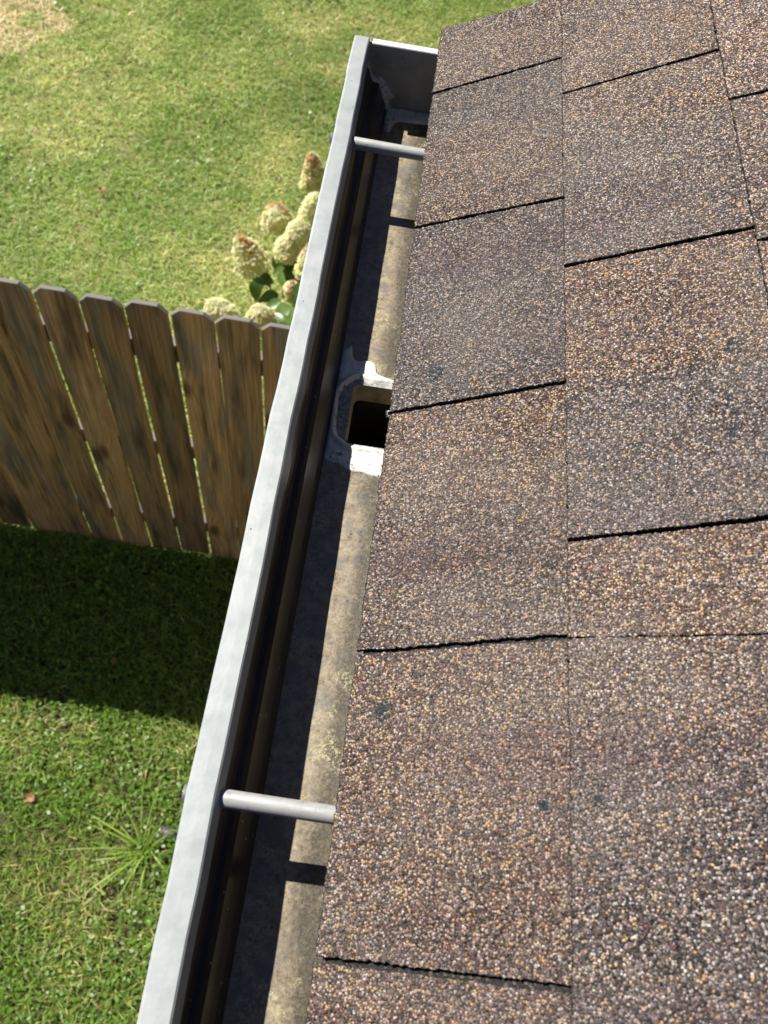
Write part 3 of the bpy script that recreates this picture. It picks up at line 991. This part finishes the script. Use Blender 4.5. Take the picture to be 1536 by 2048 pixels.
# bead up the inside corner of the end cap
ins = [(u + .0024, v) for u, v in FRONT[9:]]
rs2 = random.Random(4)
pts = [gp(u + rs2.uniform(-.0006, .001), GLEN1 - .0065, v + .001) for u, v in ins]
fine_pts = []
for a, b in zip(pts[:-1], pts[1:]):
    for q in range(3): fine_pts.append(a.lerp(b, q / 3))
fine_pts.append(pts[-1])
rad = [.0030 + .0016 * math.sin(i * .55) + rs2.uniform(-.0004, .0004) + (.0022 if i > len(fine_pts) * .55 else 0) for i in range(len(fine_pts))]
V, F = tube(fine_pts, rad, 10)
put(obj('sealant', V, F, M['seal'], smooth=True), gutter)
# a smeared tongue of sealant on the cap face
tp = [(.030, -.040), (.036, -.043), (.044, -.052), (.052, -.064), (.056, -.069), (.052, -.074), (.044, -.066), (.038, -.056), (.032, -.047)]
tp = smooth_poly(tp, 2)
tcap = GLEN1 - .004
V = [gp(u, tcap - .0003, v) for u, v in tp] + [gp(u * .92 + .0035, tcap - .0024, v * .92 - .0045) for u, v in tp]
n = len(tp)
F = [tuple(range(n, 2 * n))] + [(i, (i + 1) % n, n + (i + 1) % n, n + i) for i in range(n)]
put(obj('sealant', V, F, M['seal'], smooth=True), gutter)

# spike and ferrule hangers
RODV = -.0145
def hanger(t, tilt=0.0):
    p0 = gp(.0195, t, RODV); p1 = gp(BK - .003, t + tilt, RODV - .001)
    d = (p1 - p0)
    V, F = [], []
    ring_r = [(.0, .0053), (.004, .0062), (.03, .0066), (.97, .0066), (1, .0066)]
    pts = [p0 + d * a for a, _ in ring_r]
    V, F = tube(pts, [r for _, r in ring_r], 20)
    h = put(obj('hanger_tube', V, F, M['ferrule'], smooth=True), gutter)
    V, F = tube([gp(-.0006, t, RODV), gp(.0190, t, RODV)], .0034, 10)
    put(obj('spike', V, F, M['steel'], smooth=True), h)
    bm = bmesh.new()
    c = gp(-.0023, t, RODV + .001)
    mat4 = Matrix.Translation(c) @ Matrix.Rotation(math.radians(90), 4, 'Y')
    bmesh.ops.create_cone(bm, cap_ends=True, segments=18, radius1=.0062, radius2=.0050, depth=.0032, matrix=mat4)
    bmesh.ops.bevel(bm, geom=[e for e in bm.edges if e.is_manifold], offset=.0006, segments=2, affect='EDGES')
    put(obj_bm('spike_head', bm, M['steel']), h)
ta = gut(550, 1611, RODV)[1]
tb = gut(778, 297, RODV)[1]
hanger(ta, -.001); hanger(tb, -.001); hanger(ta - (tb - ta), .002); hanger(ta - 2 * (tb - ta), 0)

# ------------------------------------------------------------------ drop of water hanging at a shingle corner
bm = bmesh.new()
bmesh.ops.create_uvsphere(bm, u_segments=20, v_segments=14, radius=.0031)
for v in bm.verts:
    if v.co.z > 0: v.co.z *= 1.12
s_, y_ = on_roof(777, 826)
c = roof_pt(s_ - .0005, y_, -.001)
for v in bm.verts: v.co += c
nw = NT('clear_water')
nw.b.inputs['Transmission Weight'].default_value = 1.0; nw.b.inputs['IOR'].default_value = 1.33; nw.b.inputs['Roughness'].default_value = 0.0
tag(obj_bm('water_drop', bm, nw.m, smooth=True), 'clear water drop clinging to a shingle corner above the gutter outlet', 'water drop')

# ------------------------------------------------------------------ fence
FTOP = -1.5286; FH = 1.793; FAN = -.0243; FSP = .1457; FXA = -1.11343; FYA = 1.8103
fence = empty('wooden_fence', (FXA, FYA, GROUND))
tag(fence, 'weathered brown dog-eared picket fence across the lawn', 'fence')
fd = Vector((math.cos(FAN), math.sin(FAN), 0)); fn = Vector((-fd.y, fd.x, 0))   # fn points away from the camera side
def fpt(a, b, z):
    q = Vector((FXA, FYA, 0)) + fd * a + fn * b
    return Vector((q.x, q.y, z))
rf = random.Random(3)
gapw = {-1: .0095, 0: .0135, 1: .0115, 2: .0095, 3: .0125, 4: .0080, 5: .0085}
for k in range(-14, 15):                       # picket k lies between gap k-1 and gap k
    gl = gapw.get(k - 1, rf.uniform(.008, .014)); gr = gapw.get(k, rf.uniform(.008, .014))
    x0 = (k - 1) * FSP + gl / 2; x1 = k * FSP - gr / 2
    zt = FTOP + rf.uniform(-.006, .008); zb = GROUND + rf.uniform(.012, .04)
    ear = rf.uniform(.026, .031); eh = rf.uniform(.026, .032)
    ll = rf.uniform(-.003, .003); th = .015
    bow = rf.uniform(-.0035, .0035); bow2 = bow + rf.uniform(-.003, .003)
    outl = [(x0 + ll, zb), (x1 + ll, zb), (x1 + bow2, (zb + zt) / 2 + rf.uniform(-.3, .3)), (x1, zt - eh), (x1 - ear, zt), (x0 + ear, zt + rf.uniform(-.002, .002)), (x0, zt - eh), (x0 + bow, (zb + zt) / 2)]
    cxy = fpt((x0 + x1) / 2, 0, (zt + zb) / 2)
    bm = bmesh.new()
    fr = [bm.verts.new(fpt(a, 0, z) - cxy) for a, z in outl]; bk = [bm.verts.new(fpt(a, th, z) - cxy) for a, z in outl]
    bm.faces.new(fr); bm.faces.new(bk[::-1])
    for i in range(8): bm.faces.new((fr[i], bk[i], bk[(i + 1) % 8], fr[(i + 1) % 8]))
    bmesh.ops.bevel(bm, geom=[e for e in bm.edges if e.verts[0] in fr and e.verts[1] in fr], offset=.0015, segments=1, affect='EDGES')
    o = obj_bm('picket', bm, M['wood'])
    o.location = cxy
    put(o, fence)
for zc in (FTOP - .24, FTOP - .86, FTOP - 1.50):
    bm = bmesh.new()
    a0, a1 = -15 * FSP, 14 * FSP
    P = [fpt(a, b, z) for z in (zc - .044, zc + .044) for a, b in ((a0, .0175), (a1, .0175), (a1, .0555), (a0, .0555))]
    vs = [bm.verts.new(p) for p in P]
    for f in ((3, 2, 1, 0), (4, 5, 6, 7), (0, 1, 5, 4), (1, 2, 6, 5), (2, 3, 7, 6), (3, 0, 4, 7)): bm.faces.new([vs[i] for i in f])
    put(obj_bm('rail', bm, M['wood']), fence)
for a in (-13.2 * FSP, -4.6 * FSP + .3, 12.5 * FSP):
    P = [fpt(a + i, .0575 + j, z) for z in (GROUND - .1, FTOP - .05) for i, j in ((-.045, 0), (.045, 0), (.045, .09), (-.045, .09))]
    bm = bmesh.new(); vs = [bm.verts.new(p) for p in P]
    for f in ((3, 2, 1, 0), (4, 5, 6, 7), (0, 1, 5, 4), (1, 2, 6, 5), (2, 3, 7, 6), (3, 0, 4, 7)): bm.faces.new([vs[i] for i in f])
    put(obj_bm('post', bm, M['wood']), fence)

# ------------------------------------------------------------------ hydrangea behind the fence
BB = Vector((-.12, 2.62, GROUND))
bush = empty('hydrangea_bush', BB)
tag(bush, 'hydrangea bush with cream flower heads behind the fence beside the gutter', 'bush')
nf = NT('hydrangea_floret')
at = nf.n('ShaderNodeAttribute', attribute_name='tint')
nf.l(at.outputs['Color'], nf.b.inputs['Base Color']); nf.b.inputs['Roughness'].default_value = .5
tr = nf.n('ShaderNodeBsdfTranslucent'); nf.l(at.outputs['Color'], tr.inputs[0])
mx = nf.n('ShaderNodeMixShader'); mx.inputs[0].default_value = .52
nf.l(nf.b.outputs[0], mx.inputs[1]); nf.l(tr.outputs[0], mx.inputs[2]); nf.l(mx.outputs[0], nf.out.inputs[0])

def flower_mesh(seed, L, R, brown, cone, n=420):
    """panicle along +z from its base: florets of four petals over a cone or dome"""
    r_ = np.random.default_rng(seed)
    V, F, C = [], [], []
    for i in range(n):
        t = r_.random() ** 1.25
        prof = (1 - t) ** .6 if cone else math.sqrt(max(0, 1 - t * t))
        rad = R * (prof * .96 + .04) * (1 + r_.normal(0, .075)) * (.90 + .12 * r_.random())
        th = r_.random() * 6.283
        c = Vector((rad * math.cos(th), rad * math.sin(th), L * t))
        nrm = Vector((math.cos(th), math.sin(th), .9 + .7 * t)).normalized()
        nrm = (nrm + Vector(r_.normal(0, .24, 3))).normalized()
        a = nrm.cross(Vector((0, 0, 1))).normalized(); b = nrm.cross(a)
        pr = r_.uniform(.0075, .0115)
        rot = r_.random() * 1.57
        br = 1.0 if r_.random() < brown * (1.25 * t * t + .02) and math.sin(th + seed) > -.35 else 0.0
        base = np.array([.90, .88, .52]) * (1 - t) + np.array([.96, .94, .72]) * t
        base = base * (.82 + .3 * r_.random())
        if r_.random() < .25: base = np.array([.80, .84, .42])
        if br: base = np.array([.72, .46, .20]) * (.7 + .6 * r_.random())
        for k in range(4):
            a0 = rot + k * 1.5708
            e1 = a * math.cos(a0) + b * math.sin(a0); e2 = a * -math.sin(a0) + b * math.cos(a0)
            i0 = len(V)
            V += [c, c + e1 * pr * .6 + e2 * pr * .45 + nrm * .0018, c + e1 * pr * 1.1 + nrm * .0008, c + e1 * pr * .6 - e2 * pr * .45 + nrm * .0018]
            F.append((i0, i0 + 1, i0 + 2, i0 + 3)); C += [base] * 4
    # a green core so the head is not hollow
    i0 = len(V)
    for j in range(5):
        t = j / 4
        prof = ((1 - t) ** .6 if cone else math.sqrt(max(0, 1 - t * t))) * .8 * R
        for k in range(8):
            V.append(Vector((prof * math.cos(k * .7854), prof * math.sin(k * .7854), L * t * .92))); C.append(np.array([.74, .74, .38]))
    for j in range(4):
        for k in range(8):
            F.append((i0 + j * 8 + k, i0 + j * 8 + (k + 1) % 8, i0 + (j + 1) * 8 + (k + 1) % 8, i0 + (j + 1) * 8 + k))
    me = bpy.data.meshes.new('flower_head')
    me.from_pydata([tuple(v) for v in V], [], F)
    ca = me.color_attributes.new('tint', 'FLOAT_COLOR', 'POINT')
    ca.data.foreach_set('color', np.concatenate([np.array(C), np.ones((len(C), 1))], 1).astype(np.float32).ravel())
    me.materials.append(nf.m)
    return me
heads = [  # photo pixel of the head's middle, height of it, length, radius, browning, cone?, lean, twist
    (627, 342, -2.05, .150, .060, .55, True, (-.10, -.05), 0),
    (628, 418, -2.02, .130, .052, .0, False, (.12, -.05), 1),
    (553, 432, -2.08, .090, .060, .65, False, (-.15, .05), 2),
    (493, 505, -2.10, .135, .075, .8, True, (-.42, .10), 3),
    (574, 494, -2.12, .085, .050, .05, False, (-.10, .1), 4),
    (598, 464, -2.06, .090, .052, .0, False, (.02, -.12), 5),
    (618, 520, -2.05, .130, .050, .6, True, (.05, .1), 6),
    (436, 624, -2.02, .095, .055, .0, False, (-.5, -.1), 7),
    (520, 636, -1.98, .090, .050, .1, False, (-.15, 0), 8),
    (584, 580, -2.22, .070, .034, .5, False, (0, .1), 9),
    (680, 420, -2.05, .120, .055, .2, True, (.2, .05), 10),
    (690, 520, -1.98, .120, .055, .2, False, (.25, -.05), 11)]
stemV, stemF = [], []
tips = []
for (px, py, z, L, R, br, cone, lean, sd) in heads:
    L *= 1.15; R *= 1.06
    me = flower_mesh(sd + 40, L, R, br, cone, 620 if R > .05 else 300)
    o = bpy.data.objects.new('flower_head', me); COL.objects.link(o)
    ax = Vector((lean[0], lean[1], 1)).normalized()
    mid = on_z(px, py, z)
    base = mid - ax * L * .45
    o.location = base
    o.rotation_euler = ax.to_track_quat('Z', 'Y').to_euler()
    put(o, bush)
    root = BB + Vector((rf.uniform(-.08, .08), rf.uniform(-.08, .08), 0))
    q = [root, root.lerp(base, .35) + Vector((0, 0, .22)), root.lerp(base, .75) + Vector((0, 0, .10)), base + ax * .02]
    pts = []
    for i in range(13):
        t = i / 12
        a = [q[0] * (1 - t) ** 3, q[1] * 3 * t * (1 - t) ** 2, q[2] * 3 * t * t * (1 - t), q[3] * t ** 3]
        pts.append(a[0] + a[1] + a[2] + a[3])
    V, F = tube(pts, [.006 - .0032 * i / 12 for i in range(13)], 6)
    put(obj('stem', V, F, M['stem'], smooth=True), bush)
    tips.append(pts)
# leaves: pointed ovals, folded along the midrib, in pairs down each stem
lv, lf = [], []
NL = 6
for i in range(NL + 1):
    t = i / NL
    w = .030 * math.sin(math.pi * min(1, t ** .8 * 1.0)) if 0 < i < NL else 0.0
    zc = -.016 * t * t * 2
    lv += [(-w, .11 * t, zc + w * .22 + .002 * math.sin(i * 2)), (0, .11 * t, zc), (w, .11 * t, zc + w * .22 - .002 * math.sin(i * 2))]
for i in range(NL):
    lf += [(i * 3, i * 3 + 1, i * 3 + 4, i * 3 + 3), (i * 3 + 1, i * 3 + 2, i * 3 + 5, i * 3 + 4)]
lm = bpy.data.meshes.new('leaf'); lm.from_pydata(lv, [], lf); lm.materials.append(M['hleaf'])
for p in lm.polygons: p.use_smooth = True
for si, pts in enumerate(tips):
    for j in (4, 6, 7, 8, 9, 10, 11):
        for side in (0, 1):
            if rf.random() < .12: continue
            a = rf.uniform(0, 6.28) + side * math.pi
            o = bpy.data.objects.new('leaf', lm); COL.objects.link(o)
            o.location = pts[j]
            o.rotation_euler = (rf.uniform(-.7, .35), rf.uniform(-.4, .4), a)
            sc = rf.uniform(.7, 1.25); o.scale = (sc, sc, sc)
            put(o, bush)

for (px, py, z, a, tilt) in ((548, 606, -2.2, 2.2, -.1), (566, 618, -2.16, .4, .1), (585, 610, -2.2, 1.2, -.2), (600, 600, -2.2, 3.0, .1), (575, 640, -2.1, 5.0, .0), (555, 640, -2.1, 4.2, .15),
                             (590, 632, -2.12, 2.7, -.1), (536, 590, -2.25, 1.9, .0), (520, 548, -2.3, 2.6, -.5), (512, 572, -2.35, 3.4, -.6), (470, 636, -2.1, .9, .1), (490, 640, -2.1, 5.6, .0),
                             (606, 560, -2.25, 2.0, .1), (598, 535, -2.25, 1.0, -.2), (566, 560, -2.3, .2, .2), (640, 390, -2.2, 1.0, -.2), (560, 520, -2.25, 3.6, -.3), (585, 520, -2.2, 5.2, .1)):
    o = bpy.data.objects.new('leaf', lm); COL.objects.link(o)
    c = on_z(px, py, z)
    o.rotation_euler = (rf.uniform(-.25, .25) + tilt, rf.uniform(-.25, .25), a)
    sc = rf.uniform(.75, 1.15); o.scale = (sc, sc, sc)
    o.location = c - Vector((-math.sin(a), math.cos(a), 0)) * .05 * sc
    put(o, bush)

# ------------------------------------------------------------------ clump of long grass, stone, fallen leaves
c0 = on_z(288, 1706, GROUND)
clump = empty('grass_clump', c0)
tag(clump, 'clump of long arching bright green grass blades beside the gutter', 'grass clump')
def long_blade(dirn, L, arch, w, seed):
    r_ = random.Random(seed)
    d = Vector((math.cos(dirn), math.sin(dirn), 0)); s = Vector((-d.y, d.x, 0))
    V, F = [], []
    n = 7
    o0 = Vector((r_.uniform(-.02, .02), r_.uniform(-.02, .02), 0))
    for i in range(n + 1):
        t = i / n
        p = o0 + d * (L * (t ** 1.15) * (.55 + .45 * arch)) + Vector((0, 0, L * (t * (1 - .35 * arch) - arch * .62 * t * t))) + Vector((0, 0, -.004))
        ww = w * (1 - t ** 2.2) * .5
        V += [c0 + p - s * ww, c0 + p + s * ww + Vector((0, 0, ww * .4))]
    for i in range(n):
        F.append((i * 2, i * 2 + 1, i * 2 + 3, i * 2 + 2))
    return V, F
for i in range(34):
    a = rf.uniform(0, 6.283) if i > 8 else (2.75, 3.3, 2.3, 1.75, 1.5, 4.1, 4.5, 3.9, 2.9)[i]
    L = rf.uniform(.10, .24) if i > 8 else rf.uniform(.30, .38)
    V, F = long_blade(a, L, rf.uniform(.45, .95), rf.uniform(.005, .009), i)
    put(obj('blade', V, F, M['clump'], smooth=True), clump)

def dead_leaf(px, py, size, rot, label, name='fallen_leaf', dz=.045):
    c = on_z(px, py, GROUND + dz)
    V, F = [], []
    n = 7
    for i in range(n + 1):
        t = i / n
        w = size * .42 * math.sin(math.pi * t ** .85) * (1 + .15 * math.sin(i * 2.3))
        for k in (-1, 0, 1):
            x, y = k * w, size * (t - .5)
            z = .35 * abs(k) * w + size * .18 * (t - .5) ** 2 * 4 + .002 * math.sin(i + k)
            cr, sr = math.cos(rot), math.sin(rot)
            V.append(c + Vector((x * cr - y * sr, x * sr + y * cr, z)))
    for i in range(n):
        for k in range(2):
            F.append((i * 3 + k, i * 3 + k + 1, i * 3 + k + 4, i * 3 + k + 3))
    return tag(obj(name, V, F, M['dead'], smooth=True), label, 'leaf', 'fallen leaves')
dead_leaf(60, 1595, .050, 1.1, 'curled orange brown fallen leaf lying on the sunlit near grass')
dead_leaf(228, 1322, .036, .4, 'brown fallen leaf lying in the shadow of the fence')
dead_leaf(205, 380, .055, 1.4, 'small brown fallen leaf on the pale lawn beyond the fence')
bm = bmesh.new()
bmesh.ops.create_icosphere(bm, subdivisions=3, radius=1)
c = on_z(334, 1668, GROUND)
for v in bm.verts:
    k = 1 + .18 * math.sin(v.co.x * 3.1 + 1) * math.cos(v.co.y * 2.7) + .08 * math.sin(v.co.z * 7 + v.co.x * 5)
    v.co = Vector((v.co.x * .055 * k, v.co.y * .036 * k, v.co.z * .024 * k + .008)) + c
tag(obj_bm('stone', bm, M['stone'], smooth=True), 'small dark grey stone half hidden in the grass clump', 'stone')
